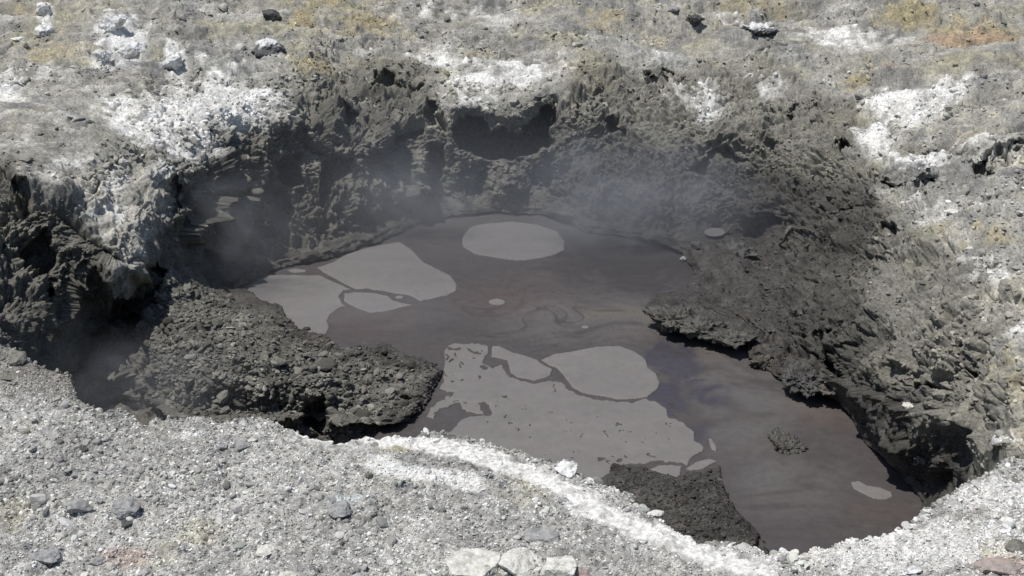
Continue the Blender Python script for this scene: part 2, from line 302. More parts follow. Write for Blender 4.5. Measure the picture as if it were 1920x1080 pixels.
# ---- far sheet: everything beyond the near rim, down into the pit and out to the horizon
Ua = axis(-60, 1980, STEP, -9000, 11000, 1.07); Va = axis(-20, 1070, STEP, -565, 1500, 1.05)
NU, NV = len(Ua), len(Va)
Va = np.concatenate([Va[Va < -20], np.arange(-20, 340, 1.05), Va[Va > 340.5]]); NV = len(Va)
U, V = [a.ravel() for a in np.meshgrid(Ua, Va)]
Z = zbase(U, V)
ds = sdf(U, V, POOL)
rip = noise(np.stack([U/40, V/25, U*0], -1), 1.0, 9)*(4 + 9*sst(860, 700, U)*sst(560, 640, V)) + noise(np.stack([U/12, V/8, U*0], -1), 1.0, 10)*2.2
dsr = ds + rip
Z = np.where(dsr < 0, -3.0 - 0.35*sst(0, 14, -dsr), np.maximum(Z, -2.97 + 0.10*sst(0, 16, dsr)))
Z = np.where((V > 700) & (ds > 0), np.where(zbase(U, V) < -3, np.maximum(zbase(U, V), -3.35), Z), Z)
P0 = at_z(U, V, Z)
G = P0.reshape(NV, NU, 3)
# smooth normals from a blurred copy
def blur(A, k):
    for ax in (0, 1):
        pad = [(0, 0)]*A.ndim; pad[ax] = (k, k)
        cs = np.cumsum(np.pad(A, pad, mode='edge'), axis=ax)
        z = np.zeros_like(np.take(cs, [0], axis=ax)); cs = np.concatenate([z, cs], axis=ax)
        n = A.shape[ax]; idx = np.arange(n)
        A = (np.take(cs, idx + 2*k + 1, axis=ax) - np.take(cs, idx, axis=ax))/(2*k + 1)
    return A
def normals(G):
    du = np.gradient(G, axis=1); dv = np.gradient(G, axis=0)
    n = np.cross(dv, du); n /= np.linalg.norm(n, axis=-1, keepdims=True) + 1e-9
    return n
NS = normals(blur(G, 6)).reshape(-1, 3)
NS = np.where(NS[:, 2:3] < 0, -NS, NS)
n0 = noise(P0, 0.5, 21)*12 + noise(P0, 0.16, 22)*11
Ur = U + n0; Vr = V + noise(P0, 0.4, 23)*8 + noise(P0, 0.13, 24)*8
push = np.zeros(len(U))
inview = (U > -200) & (U < 2100) & (V > -60) & (V < 1080)
idx = np.nonzero(inview)[0]
ui, vi = Ur[idx], Vr[idx]
for poly, d in CAVES:
    pa = np.array(poly); k = (ui > pa[:, 0].min()-20) & (ui < pa[:, 0].max()+20) & (vi > pa[:, 1].min()-20) & (vi < pa[:, 1].max()+20)
    j = idx[k]; s = sdf(Ur[j], Vr[j], poly); push[j] = np.maximum(push[j], d*sst(1.5, -9, s))
for poly, d in PROUD:
    pa = np.array(poly); k = (ui > pa[:, 0].min()-40) & (ui < pa[:, 0].max()+40) & (vi > pa[:, 1].min()-40) & (vi < pa[:, 1].max()+40)
    j = idx[k]; s = sdf(Ur[j], Vr[j], poly); push[j] = np.where(push[j] > 0.02, push[j], -d*sst(3, -22, s))
D = rays(U, V); D /= np.linalg.norm(D, axis=1, keepdims=True)
P1 = P0 + D*push[:, None]
# relief
LSL = [(120,290),(300,300),(345,340),(325,400),(285,490),(245,505),(205,450),(140,385),(60,320)]
lsl = sst(18, -14, sdf(Ur, Vr, LSL)); wall = sst(16, -16, sdf(Ur, Vr, WALLS))*(1 - .8*lsl); mound = sst(10, -20, sdf(Ur, Vr, MOUND)); right = sst(25, -40, sdf(Ur, Vr, SLOPER))
near_shore = sst(0, 50, ds)
inpool = sst(0, -10, ds)
Q = P0 * np.array([1, 1, .7])
pxm = np.linalg.norm(G - np.array([0, 0, CZ]), axis=-1)/F; GB = blur(G, 3)
dPv = np.linalg.norm(np.gradient(GB, axis=0), axis=-1)/np.gradient(Va)[:, None]/pxm; dPu = np.linalg.norm(np.gradient(GB, axis=1), axis=-1)/np.gradient(Ua)[None, :]/pxm
stretch = blur(np.maximum(dPv, dPu*1.8)[..., None], 5).ravel()
flatk = sst(.75, .93, NS[:, 2])
relf = np.clip((3.2 - 1.2*sst(300, 200, U)*sst(380, 480, V))/stretch, 0, 1)
s1, s2_, s3, s4 = [np.clip(t_/stretch, 0, 1)**1.5 for t_ in (9, 5, 3.2, 1.9)]
warp = np.stack([noise(Q, .5, 31), noise(Q, .5, 32), noise(Q, .5, 33)], -1)*0.14
Q = Q + warp
b1 = billow(Q, 0.75, 2, 50, 0.55); b2 = billow(Q, 0.22, 2, 55, 0.55); b3 = billow(Q, 0.07, 2, 58, 0.6); r1 = fbm(Q*np.array([1, 1, .5]), 0.33, 3, 70); b4 = billow(Q, 0.034, 1, 61)
QF = P0*np.array([.5, .85, 1.0]) + warp*.4
def blend(a, fn):
    o = a.copy(); k = flatk > .01; o[k] = a[k]*(1 - flatk[k]) + fn(QF[k])*flatk[k]; return o
b1 = blend(b1, lambda q_: billow(q_, 0.75, 2, 50, 0.55)); b2 = blend(b2, lambda q_: billow(q_, 0.2, 2, 55, 0.55)); b3 = blend(b3, lambda q_: billow(q_, 0.07, 2, 58, 0.6))
# clods with crevices between them, and horizontal splits, on the steeper banks
kk = np.nonzero((np.maximum(wall, np.maximum(right, mound)) > .02) & inview)[0]
qs = P0[kk]*np.array([.75, .75, 1.25]) + warp[kk]*.5
cA = np.zeros(len(U)); cB = np.zeros(len(U)); cr1 = np.zeros(len(U)); cr2 = np.zeros(len(U))
f1, f2, _v = cells(qs, .17, 5); cA[kk] = np.clip(f2 - f1, 0, .35)/.35 - .6 + (_v - .5)*.9
f1, f2, _v = cells(qs, .065, 6); cB[kk] = np.clip(f2 - f1, 0, .4)/.4 - .6 + (_v - .5)*.8
qc = P0*np.array([.35, .45, 1.3]) + warp*.6
cr1 = sst(.07, .0, np.abs(noise(qc, .28, 410)))*sst(.05, .35, noise(P0, .45, 411))
cr2 = sst(.09, .0, np.abs(noise(qc, .13, 412)))*sst(.1, .4, noise(P0, .3, 413))
flut = fbm(P0*np.array([1, 1, .22]) + warp*.5, .38, 3, 430, .6)*s1
terr = fbm(P0*np.array([.35, .8, 1]) + warp*.6, .8, 3, 440)*5.0
terr = (np.floor(terr) + sst(.0, .12, terr - np.floor(terr)))
plates = noise(P0*np.array([.5, 1, 2.5]), 0.4, 75); step = np.abs(plates)
b1 = b1*s1; b2 = b2*s2_; b3 = b3*s3; b4 = b4*s4; r1 = r1*s2_; cA = cA*s2_; cB = cB*s3; cr1 = cr1*s2_; cr2 = cr2*s3
relief = 0.0
amp_w = wall*(0.35 + 0.65*near_shore)
relief = amp_w*((0.24 - 0.11*sst(1050, 1200, U))*b1 + 0.08*b2 + 0.042*b3 + 0.016*b4 + 0.08*r1 + (.11 - .06*sst(1050, 1250, U))*flut + 0.045*cA + 0.026*cB - .08*cr1 - .04*cr2)
bankz = sst(20, -10, sdf(U, V, [(1140,865),(1290,880),(1360,890),(1380,960),(1430,1020),(1200,1050),(1100,950)]))
flat = (1 - np.maximum(wall, np.maximum(mound, right*0.7)))
smooth_l = blobs(U, V, [(80, 240, 180, 80, 1.0), (1000, 35, 200, 14, .8), (1560, 75, 260, 22, 1), (1270, 92, 180, 14, .9), (1870, 110, 160, 30, .9), (240, 160, 60, 50, .6), (1750, 150, 120, 24, .7), (1800, 240, 120, 20, .6)])
smooth_l = sst(.2, .7, smooth_l); rough = flat*(1 - 0.92*smooth_l)
relief = relief + rough*(0.11*b1 + 0.052*b2 + 0.022*b3 + 0.05*r1 - .11*cr1 - .06*cr2)*(1 - .6*bankz) + flat*smooth_l*(0.02*r1 + 0.012*b3 + .012*b2)
relief = relief + right*(1-wall)*(0.15*b1 + 0.03*b2 + 0.012*b3 + 0.006*b4 + 0.05*r1 + .03*cA + .014*cB - .11*cr1 - .05*cr2)
relief = relief + mound*(0.08*b1 + 0.05*b2 + 0.035*b3 + 0.01*b4 + 0.05*r1)
hzf = sst(14, -14, sdf(U, V, [(1280,425),(1420,412),(1450,450),(1480,540),(1470,625),(1400,615),(1320,585),(1280,555),(1240,548),(1300,500)]))
relief = relief*(1 - .85*hzf) + (1 - hzf)*np.maximum(wall, right)*.16*billow(P0 + warp, 1.7, 1, 77)
relief = relief*np.where(np.abs(NS[:, 2]) < .8, relf, 1)*(0.25 + 0.75*near_shore)*(1 - inpool)
fade = np.exp(-np.maximum(0, np.maximum(-60-U, U-1980))/900.0)*np.exp(-np.maximum(0, -20-V)/200.0)
relief = relief*fade
P2 = P1 + NS*relief[:, None]
lift = 0.06*terr*flat*(1 - bankz)*near_shore*fade*(.45 + .55*sst(900, 1300, U)) + (0.5 - step)*0.06*rough*fade + np.where(np.abs(plates) < .05, -.03, 0)*rough*fade
P2[:, 2] += lift
P2[:, 2] = np.where((dsr > 0) & (near_shore < 0.9) & (Z > -2.99), np.maximum(P2[:, 2], -2.985), P2[:, 2])
P2[:, 2] = np.where(dsr < -4, np.minimum(P2[:, 2], -3.03), P2[:, 2])
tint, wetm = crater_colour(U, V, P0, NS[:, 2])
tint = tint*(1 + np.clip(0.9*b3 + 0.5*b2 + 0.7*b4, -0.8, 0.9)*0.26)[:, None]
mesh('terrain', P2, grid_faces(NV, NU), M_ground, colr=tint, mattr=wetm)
tag(bpy.data.objects['terrain'], kind='structure')
FAR = (U, V, P2, NS, tint)
FGRID = P2.reshape(NV, NU, 3); FNS = NS.reshape(NV, NU, 3)

# ------------------------------------------------------------------ near ground: gravel apron with its rim, dropping into the pit
RIM = [(-9000,560),(-900,600),(-200,630),(0,640),(40,648),(70,668),(130,688),(145,735),(180,752),(225,756),(270,774),(340,770),(420,776),(450,772),(480,768),(520,780),(560,796),(600,812),(640,814),(680,806),(740,800),(810,797),(860,800),(900,806),(960,826),(1010,845),(1045,860),(1065,852),(1085,862),(1100,880),(1150,894),(1200,928),(1250,965),(1290,990),(1330,996),(1400,1010),(1440,1018),(1500,1021),(1550,1012),(1600,992),(1680,984),(1730,945),(1790,906),(1812,885),(1850,872),(1890,850),(1920,845),(2000,820),(2400,760),(11000,700)]
RX = np.array([p[0] for p in RIM], float); RY = np.array([p[1] for p in RIM], float)
Un = axis(-60, 1980, STEP, -9000, 11000, 1.07)
rimv = np.interp(Un, RX, RY)
rimv = rimv + (noise(np.stack([Un/30, Un*0, Un*0], -1), 1, 4)*4 + noise(np.stack([Un/11, Un*0, Un*0], -1), 1, 5)*2.5)*((Un > -60) & (Un < 1980))
# rows: dense from rim to just past the bottom of the picture, then sparse to behind the camera
tt = np.concatenate([np.linspace(0, 1, 330), 1 + 0.006*np.cumsum(1.07**np.arange(74))])
TTn, UU = np.meshgrid(tt, Un, indexing='ij'); RV = np.broadcast_to(rimv, UU.shape)
VV = np.where(TTn <= 1, RV + (np.maximum(1150, RV+60) - RV)*TTn, np.maximum(1150, RV+60) + (TTn-1)*420)
u, v = UU.ravel(), VV.ravel()
zn = 0.05*noise(np.stack([u/500, v/300, u*0], -1), 1, 6)
zn = zn - 0.12*sst(1500, 1950, u)*sst(1000, 800, v) - 0.22*sst(200, -100, u)*sst(800, 640, v)
Pn = at_z(u, v, zn)
dr = (v - RV.ravel())                                   # px below the rim
roll = -0.10*np.exp(-np.maximum(dr, 0)/9.0)
q = Pn
wht_line = [(560,806),(620,822),(700,822),(780,822),(860,842),(940,862),(1020,892),(1090,935),(1150,972),(1230,1000),(1330,1035),(1440,1075)]
du_ = noise(q, .35, 90)*22 + noise(q, .1, 91)*9; dv_ = noise(q, .3, 92)*9 + noise(q, .08, 93)*5
wl = pdist(u+du_, v+dv_, wht_line); wl2 = pdist(u+du_, v+dv_, [(700,868),(760,890),(850,895),(900,905)])
wid = np.interp(u, [560, 700, 900, 1050, 1200, 1440], [3, 8, 14, 20, 16, 12])*(1 + .5*noise(q, .45, 94))
WHITE_NEAR = [(1650,1020,330,60,1),(1400,1050,130,40,.8),(1880,930,160,50,.9),(1820,980,90,22,.7),(1130,920,40,20,.8),(1250,985,60,22,.75),(1345,1030,50,20,.8),(340,822,30,10,.8),(1060,870,40,14,1),(640,925,60,14,.5),(1220,1020,50,14,.6),(60,900,80,60,.25),(480,900,120,60,.3)]
wmask = np.maximum(sst(1.5, 0.6, wl/wid + .35*fbm(q, .07, 3, 96)), sst(22, 8, wl2)*0.85)
wm2 = sst(0.42, 0.85, blobs(u+du_, v+dv_, WHITE_NEAR) + 0.35*fbm(q, .12, 2, 95))
smoothz = np.clip(wmask, 0, 1)
bb1 = billow(q, 0.22, 2, 100, .55); cl = [cells(q, s_, sd) for s_, sd in ((0.085, 1), (0.038, 2))]
peb = np.clip(0.9 - cl[0][0]*1.6, 0, 1)*(cl[0][2] > .45)*0.022 + np.clip(0.95 - cl[1][0]*1.5, 0, 1)*0.016*(cl[1][2] > .2)
rn = (0.030*bb1 + 0.02*fbm(q, .5, 2, 104)) + peb
rn = rn*(1 - 0.82*smoothz) + smoothz*0.006*fbm(q, .1, 2, 106)
edge = np.exp(-np.maximum(dr, 0)/30.0)
rn = rn + edge*0.045*billow(q, 0.12, 2, 110)
fd = np.exp(-np.maximum(0, np.maximum(-60-u, u-1980))/600.0)*(v < 1400)
z2 = Pn[:, 2] + roll + rn*fd
Pn = Pn.copy(); Pn[:, 2] = z2
nc = 0.40 + 0.12*fbm(q, .9, 3, 120) + 0.12*fbm(q, .09, 2, 121)
nb = np.stack([nc*1.0, nc*0.985, nc*0.93], -1)
nb = mix(nb, [0.30, 0.295, 0.285], sst(0.0, 0.6, fbm(q, .5, 3, 123))*0.6)
nb = mix(nb, [0.45, 0.42, 0.29], sst(0.25, 0.8, noise(q, .6, 125) + .2*noise(q, .1, 126))*0.5)
nb = mix(nb, [0.40, 0.29, 0.25], sst(0.25, 0.7, blobs(u+du_, v+dv_, [(230,1045,60,22,.8),(1890,1060,60,22,1),(420,1000,60,20,.3),(700,1010,60,20,.3)]))*0.5)
nb = mix(nb, [0.40, 0.36, 0.22], sst(0.3, 0.8, blobs(u+du_, v+dv_, [(750,838,50,9,1),(720,1020,80,30,.3),(1880,1030,60,26,.8),(1870,850,40,14,.8)]))*0.6)
nb = nb*(0.66 + 0.4*cl[1][2])[:, None]  # base ground darkened cell by cell: painted shade for the gaps between pebbles
nb = mix(nb, [0.70, 0.69, 0.66], np.clip(wmask*(.94 - .45*sst(.1, .6, fbm(q, .09, 3, 97))) + wm2*0.6, 0, 0.92))
nb = mix(nb, [0.55, 0.60, 0.62], sst(0.4, 0.9, blobs(u+du_, v+dv_, [(660,935,50,12,1),(760,880,60,10,.7)]))*0.5)
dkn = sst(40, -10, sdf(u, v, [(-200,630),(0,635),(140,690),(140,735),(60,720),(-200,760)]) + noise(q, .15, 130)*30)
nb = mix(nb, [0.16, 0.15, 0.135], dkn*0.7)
# skirt: drops steeply from the rim to below the mud, kept behind the rim's line of sight
top = Pn.reshape(UU.shape + (3,))[0]; tnc = nb.reshape(UU.shape + (3,))[0]
rows, cr = [], []
hd = np.stack([top[:, 0]*0.35, np.full(len(top), 8.0)], -1); hd /= np.linalg.norm(hd, axis=1, keepdims=True)
for k, (fwd, dz) in enumerate([(1.15, 3.6), (1.05, 3.0), (.95, 2.4), (.8, 1.9), (.66, 1.45), (.52, 1.05), (.38, .72), (.26, .42), (.16, .22), (.08, .09), (.03, .025)]):
    e = top.copy(); e[:, :2] += hd*fwd*0.75; e[:, 2] -= dz
    if dz > .2: e += np.stack([noise(e, .5, 140), noise(e, .5, 141), 0*e[:, 0]], -1)*0.12
    rows.append(e); cr.append(np.tile([0.10, .096, .088], (len(top), 1)) if dz > .2 else tnc*0.8)
full = np.concatenate([np.array(rows), Pn.reshape(UU.shape + (3,))], 0); fc = np.concatenate([np.array(cr), nb.reshape(UU.shape + (3,))], 0)
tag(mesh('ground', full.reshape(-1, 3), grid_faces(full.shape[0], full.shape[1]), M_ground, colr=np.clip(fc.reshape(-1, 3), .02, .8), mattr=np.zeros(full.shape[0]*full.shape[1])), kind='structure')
NG = Pn.reshape(UU.shape + (3,)); NB = nb.reshape(UU.shape + (3,))
def ground_at(pu, pv):
    """world point of the ground seen at a photo position, and its local normal"""
    r = np.interp(pu, Un, rimv)
    if pv >= r:
        j = int(np.argmin(abs(Un - pu))); b = max(1150, r+60); i = int(np.clip(round((pv - r)/(b - r)*329), 0, 329))
        p = NG[i, j].copy(); return p, np.array([0, 0, 1.0])
    if sdf(np.array([float(pu)]), np.array([float(pv)]), POOL)[0] < 0: return at_z(float(pu), float(pv), POOLZ), np.array([0, 0, 1.0])
    j = int(np.argmin(abs(Ua - pu))); i = int(np.argmin(abs(Va - pv)))
    return FGRID[i, j].copy(), FNS[i, j].copy()

# ------------------------------------------------------------------ mud pool surface
def flat_patch(name, keepfun, bbox, step, z, matl, colfun, thick=0.0, kind=None):
    a = np.arange(bbox[0], bbox[2]+step, step); b = np.arange(bbox[1], bbox[3]+step, step)
    UG, VG = np.meshgrid(a, b); s = keepfun(UG.ravel(), VG.ravel()).reshape(UG.shape)
    inside = s < 0
    keep = inside[:-1, :-1] & inside[1:, :-1] & inside[1:, 1:] & inside[:-1, 1:]
    f = grid_faces(len(b), len(a), keep)
    if len(f) == 0: return None
    used = np.unique(f); rm = -np.ones(UG.size, int); rm[used] = np.arange(len(used)); f = rm[f]
    us, vs = UG.ravel()[used], VG.ravel()[used]
    co = at_z(us, vs, z); cc, wt = colfun(us, vs, co)
    if thick > 0:
        sv = s.ravel()[used]
        co[:, 2] -= thick*0.45*sst(-3.0, 0.0, sv)
        e = np.concatenate([f[:, [0, 1]], f[:, [1, 2]], f[:, [2, 3]], f[:, [3, 0]]])
        key = np.sort(e, 1); key = key[:, 0].astype(np.int64)*10**7 + key[:, 1]
        _, inv, cnt = np.unique(key, return_inverse=True, return_counts=True)
        be = e[cnt[inv] == 1]; n = len(co)
        lo = co.copy(); lo[:, 2] = z - thick
        bv = np.unique(be); rm = -np.ones(n, int); rm[bv] = n + np.arange(len(bv))
        co = np.concatenate([co, lo[bv]]); cc = np.concatenate([cc, cc[bv]*0.8]); wt = np.concatenate([wt, wt[bv]])
        f = np.concatenate([f, np.stack([be[:, 1], be[:, 0], rm[be[:, 0]], rm[be[:, 1]]], -1)])
    return mesh(name, co, f, matl, colr=cc, mattr=wt)
def mud_colour(us, vs, co):
    w1 = np.stack([noise(co, 1.1, 200), noise(co, 1.1, 201), 0*us], -1)*0.75
    st = fbm((co + w1)*np.array([.45, 1.4, 1]), .6, 4, 205, .6); s2 = fbm(co + w1*1.6, .35, 3, 210, .6)
    c = np.tile([0.073, 0.0655, 0.0645], (len(us), 1))
    c = c*(1 + .12*st + .10*fbm((co + w1*.5)*np.array([.4, 1.5, 1]), .12, 3, 215))[:, None]
    c = mix(c, [0.105, 0.078, 0.068], sst(.35, .9, blobs(us, vs, [(700,600,120,35,1),(960,560,160,50,.8),(1560,770,90,40,1),(1000,520,90,30,.7),(830,430,60,40,.6),(1640,960,110,40,.7)]))*.4)
    c = mix(c, [0.112, 0.103, 0.098], sst(-.8, .5, st)*sst(.3, .8, blobs(us, vs, [(1100,600,200,50,1),(1350,690,160,40,1),(1400,800,120,100,.8),(1480,900,140,90,.8),(1430,760,150,60,.9),(1180,590,120,25,.9)]))*.9)
    c = mix(c, [0.052, 0.049, 0.062], sst(.35, .75, blobs(us + 30*st, vs + 20*s2, [(1270,680,50,40,1.1),(1250,750,40,40,1.1),(1310,810,40,40,.7),(1330,740,60,30,.7)]) + .25*st)*.85)
    c = mix(c, [0.040, 0.037, 0.038], sst(.2, .9, blobs(us, vs, [(1170,485,140,55,1.1),(1210,530,90,25,.9),(1280,500,70,50,1),(1080,450,60,30,.7)]) + .3*s2)*.85)
    line = pdist(us + 8*s2, vs + 6*st, [(1225,612),(1300,640),(1360,668),(1410,700),(1450,730),(1500,750)])
    c = mix(c, [0.125, 0.118, 0.092], sst(16, 4, pdist(us + 8*s2, vs + 6*st, [(1100,590),(1200,585),(1235,615),(1330,655)]))*.5)
    c = mix(c, [0.06, 0.055, 0.05], sst(4, 0.5, line)*.5)
    vein = np.abs(noise((co + w1)*np.array([.5, 1.3, 1]), .42, 220)); vv = blobs(us, vs, [(1020,590,190,70,1.2),(1150,600,120,40,1),(1270,700,80,60,1)])
    c = mix(c, [0.05, 0.043, 0.041], sst(.03, .0, vein)*sst(.3, .7, vv + .4*s2)*.75)
    return np.clip(c, .02, .3), sst(-.2, .4, st)
tag(flat_patch('mud_pool', lambda a, b: sdf(a, b, POOL) - 26, (420, 370, 1770, 1090), 2.5, POOLZ, M_mud, mud_colour), kind='structure')

def zp(L): return [(780 + x/3.085, 630 + y/3.085) for x, y in L]
def crust_colour(us, vs, co):
    n = fbm(co*np.array([.6, 1.5, 1]), .5, 4, 230); c = np.tile([0.168, 0.158, 0.154], (len(us), 1))*(1 + .07*n + .05*noise(co, 1.5, 231))[:, None]
    k = noise(co*np.array([1, 1.6, 1]), .25, 233); c = mix(c, [.14, .131, .127], sst(.02, .0, np.abs(k))*sst(.1, .5, noise(co, .9, 234))*.6)
    return c, np.zeros(len(us))
def oval(cx, cy, rx, ry, rot=0, n=28):
    return [(cx + rx*math.cos(t)*math.cos(rot) - ry*math.sin(t)*math.sin(rot), cy + rx*math.cos(t)*math.sin(rot) + ry*math.sin(t)*math.cos(rot)) for t in [2*math.pi*i/n for i in range(n)]]
CMAIN = zp([(165,60),(220,40),(330,38),(415,52),(418,95),(400,110),(398,150),(440,182),(500,162),(530,222),(590,252),(690,270),(780,254),(850,262),(885,305),(950,338),(1050,358),(1150,382),(1250,376),(1330,362),(1410,380),(1450,430),(1460,470),(1550,500),(1612,550),(1612,600),(1670,640),(1662,665),(1600,700),(1570,745),(1530,728),(1450,728),(1380,722),(1330,742),(1240,740),(1140,745),(1120,790),(1060,830),(900,800),(700,740),(400,640),(180,560),(230,520),(260,480),(330,460),(430,458),(440,440),(425,400),(400,378),(365,385),(390,445),(350,447),(265,420),(250,382),(200,402),(140,420),(100,470),(60,462),(90,410),(160,350),(225,322),(180,322),(135,300),(160,262),(160,160)])
def rag(a, b, poly, amp=1.0):
    q = np.stack([a/9, b/6, a*0], -1); q2 = np.stack([a/30, b/18, a*0], -1)
    return sdf(a, b, poly) + noise(q, 1, 240)*1.6*amp + noise(q2, 1, 241)*2.0*amp
def main_keep(a, b):
    s = rag(a, b, CMAIN, 1.5)
    q = np.stack([a, b, a*0], -1); wq = q + np.stack([noise(q, 22, 250), noise(q, 22, 251), a*0], -1)*9
    hol = noise(wq*np.array([.8, 1.5, 1]), 13, 252)
    dens = blobs(a, b, [(880,675,70,35,1),(835,760,60,28,1.2),(850,655,40,14,1.1),(1180,860,90,12,.9),(940,745,40,30,.7),(1030,720,55,30,.55),(1000,790,110,40,.5),(1110,800,120,30,.5),(1060,860,60,18,.6),(1060,720,30,12,.8),(870,700,60,20,.9),(1200,810,80,30,.5)])
    h = (hol - (0.98 - 0.62*dens))*22
    vein = (np.abs(noise(wq*np.array([.8, 1.5, 1]), 17, 255)) - 0.05*sst(.2, .8, dens))*32 
    gate = sst(.25, .45, noise(q, 16, 256))
    s = np.maximum(s, h)
    s = np.maximum(s, np.where(gate*dens > .15, -vein, -9))
    return s
CRUST = [
('pale grey oval mud patch floating near the back shore of the pool', [(866,445),(880,426),(905,418),(960,414),(1010,420),(1045,432),(1060,452),(1058,468),(1040,477),(1000,486),(970,488),(930,483),(890,476),(868,462)], .5),
('broad smooth pale mud patch with a pointed right end, left back of the pool', [(593,500),(620,492),(650,475),(690,463),(740,453),(750,452),(770,465),(795,490),(820,503),(845,515),(858,532),(855,545),(840,553),(810,560),(788,565),(775,557),(765,553),(738,549),(720,546),(690,541),(665,541),(640,528),(610,513)], .5),
('pale mud patch lapping against the dark mound at the left end of the pool', [(448,548),(480,525),(495,510),(510,513),(570,515),(600,515),(635,531),(660,542),(645,544),(636,555),(642,567),(650,573),(640,575),(620,588),(613,600),(618,615),(610,627),(600,630),(570,626),(545,615),(535,590),(510,575),(480,560)], .5),
('small leaf shaped pale mud patch outlined by a thin dark crack', [(645,549),(665,546),(700,548),(728,553),(736,561),(752,566),(779,571),(750,577),(720,584),(695,586),(680,581),(660,573),(645,565)], .4),
('bean shaped pale mud patch between the broken patch and the open pool edge', zp([(440,52),(480,52),(560,90),(640,110),(702,132),(722,152),(790,188),(778,225),(740,242),(690,259),(640,247),(580,236),(545,207),(535,168),(525,138),(435,118)]), .5),
('large smooth rounded pale mud lobe in the middle of the front pool', zp([(722,135),(800,100),(900,85),(1050,55),(1180,55),(1270,85),(1330,130),(1345,180),(1390,215),(1412,265),(1402,300),(1340,350),(1270,362),(1180,366),(1100,350),(1020,340),(960,325),(910,300),(880,265),(842,213),(808,180),(766,166)]), .4),
('small pale mud tongue beside the sludgy bank at the front', zp([(1350,770),(1400,744),(1480,738),(1540,748),(1530,800),(1500,850),(1470,830),(1430,795)]), .8),
('thin ragged pale mud flake just right of the mud tongue', zp([(1560,765),(1620,722),(1700,702),(1745,720),(1700,745),(1640,775),(1580,778)]), .8),
('tiny comma shaped pale mud flake off the right end of the broken patch', zp([(1692,588),(1715,590),(1742,640),(1738,665),(1710,655),(1700,625)]), .3),
('pale elongated mud patch near the far right tip of the pool', [(1595,903),(1610,900),(1627,909),(1653,913),(1672,921),(1675,930),(1663,936),(1640,935),(1620,926),(1600,915)], .3),
('small pale mud disc alone in the centre of the pool', oval(932, 565, 16, 6), .3),
('tiny pale mud disc left of the dark rock spit', oval(1098, 612, 7, 3), .2),
('small pale mud puddle in the steamy back right inlet', oval(1340, 434, 20, 8), .4),
('tiny round pale mud disc inside the dark crack of the left patches', oval(749, 556, 8, 3.2), .2),
('narrow pale mud strip against the back left cliff foot', [(538,505),(555,502),(575,505),(572,509),(548,510)], .4)]
for lb, poly, am in CRUST:
    pa = np.array(poly); bb = (pa[:, 0].min()-5, pa[:, 1].min()-5, pa[:, 0].max()+5, pa[:, 1].max()+5)
    zz = POOLZ + 0.014
    if 'inlet' in lb: zz = -2.86
    if 'inlet' in lb:
        p_, _n = ground_at(1340, 436); zz = p_[2] + 0.06
    o = flat_patch('mud_patch', lambda a, b: rag(a, b, poly, am), bb, 1.0 if bb[2]-bb[0] > 60 else 0.6, zz, M_crust, crust_colour, thick=0.018)
    if o: tag(o, lb, 'mud patch', 'pale mud patches floating on the pool')
pa = np.array(CMAIN)
tag(flat_patch('mud_patch', main_keep, (pa[:, 0].min()-5, pa[:, 1].min()-5, pa[:, 0].max()+5, pa[:, 1].max()+5), 0.9, POOLZ + 0.014, M_crust, crust_colour, thick=0.018),
    'largest pale mud patch, broken by dark holes and cracks, behind the white rim', 'mud patch', 'pale mud patches floating on the pool')

# ------------------------------------------------------------------ stones
rng = np.random.default_rng(7)
def ico(sub):
    t = (1 + 5**.5)/2
    v = np.array([(-1,t,0),(1,t,0),(-1,-t,0),(1,-t,0),(0,-1,t),(0,1,t),(0,-1,-t),(0,1,-t),(t,0,-1),(t,0,1),(-t,0,-1),(-t,0,1)], float)
    f = np.array([(0,11,5),(0,5,1),(0,1,7),(0,7,10),(0,10,11),(1,5,9),(5,11,4),(11,10,2),(10,7,6),(7,1,8),(3,9,4),(3,4,2),(3,2,6),(3,6,8),(3,8,9),(4,9,5),(2,4,11),(6,2,10),(8,6,7),(9,8,1)])
    v /= np.linalg.norm(v[0])
    for _ in range(sub):
        e = np.sort(np.concatenate([f[:, [0, 1]], f[:, [1, 2]], f[:, [2, 0]]]), 1)
        un, inv = np.unique(e, axis=0, return_inverse=True); inv = inv.reshape(-1)
        m = v[un].mean(1); m /= np.linalg.norm(m, axis=1, keepdims=True); n = len(v); k = len(f)
        a, b, c = inv[:k]+n, inv[k:2*k]+n, inv[2*k:]+n; v = np.concatenate([v, m])
        f = np.concatenate([np.stack([f[:, 0], a, c], -1), np.stack([f[:, 1], b, a], -1), np.stack([f[:, 2], c, b], -1), np.stack([a, b, c], -1)])
    return v, f
ICO = {s: ico(s) for s in (0, 1, 2, 4, 5)}
def facet(dirs, seed, k=14, lo=.62, hi=.95):
    r = np.random.default_rng(seed); n = r.normal(size=(k, 3)); n /= np.linalg.norm(n, axis=1, keepdims=True)
    d = r.uniform(lo, hi, k); dt = dirs @ n.T
    rad = np.where(dt > 1e-3, d/np.maximum(dt, 1e-3), 9).min(1)
    return np.minimum(rad, 1.15)
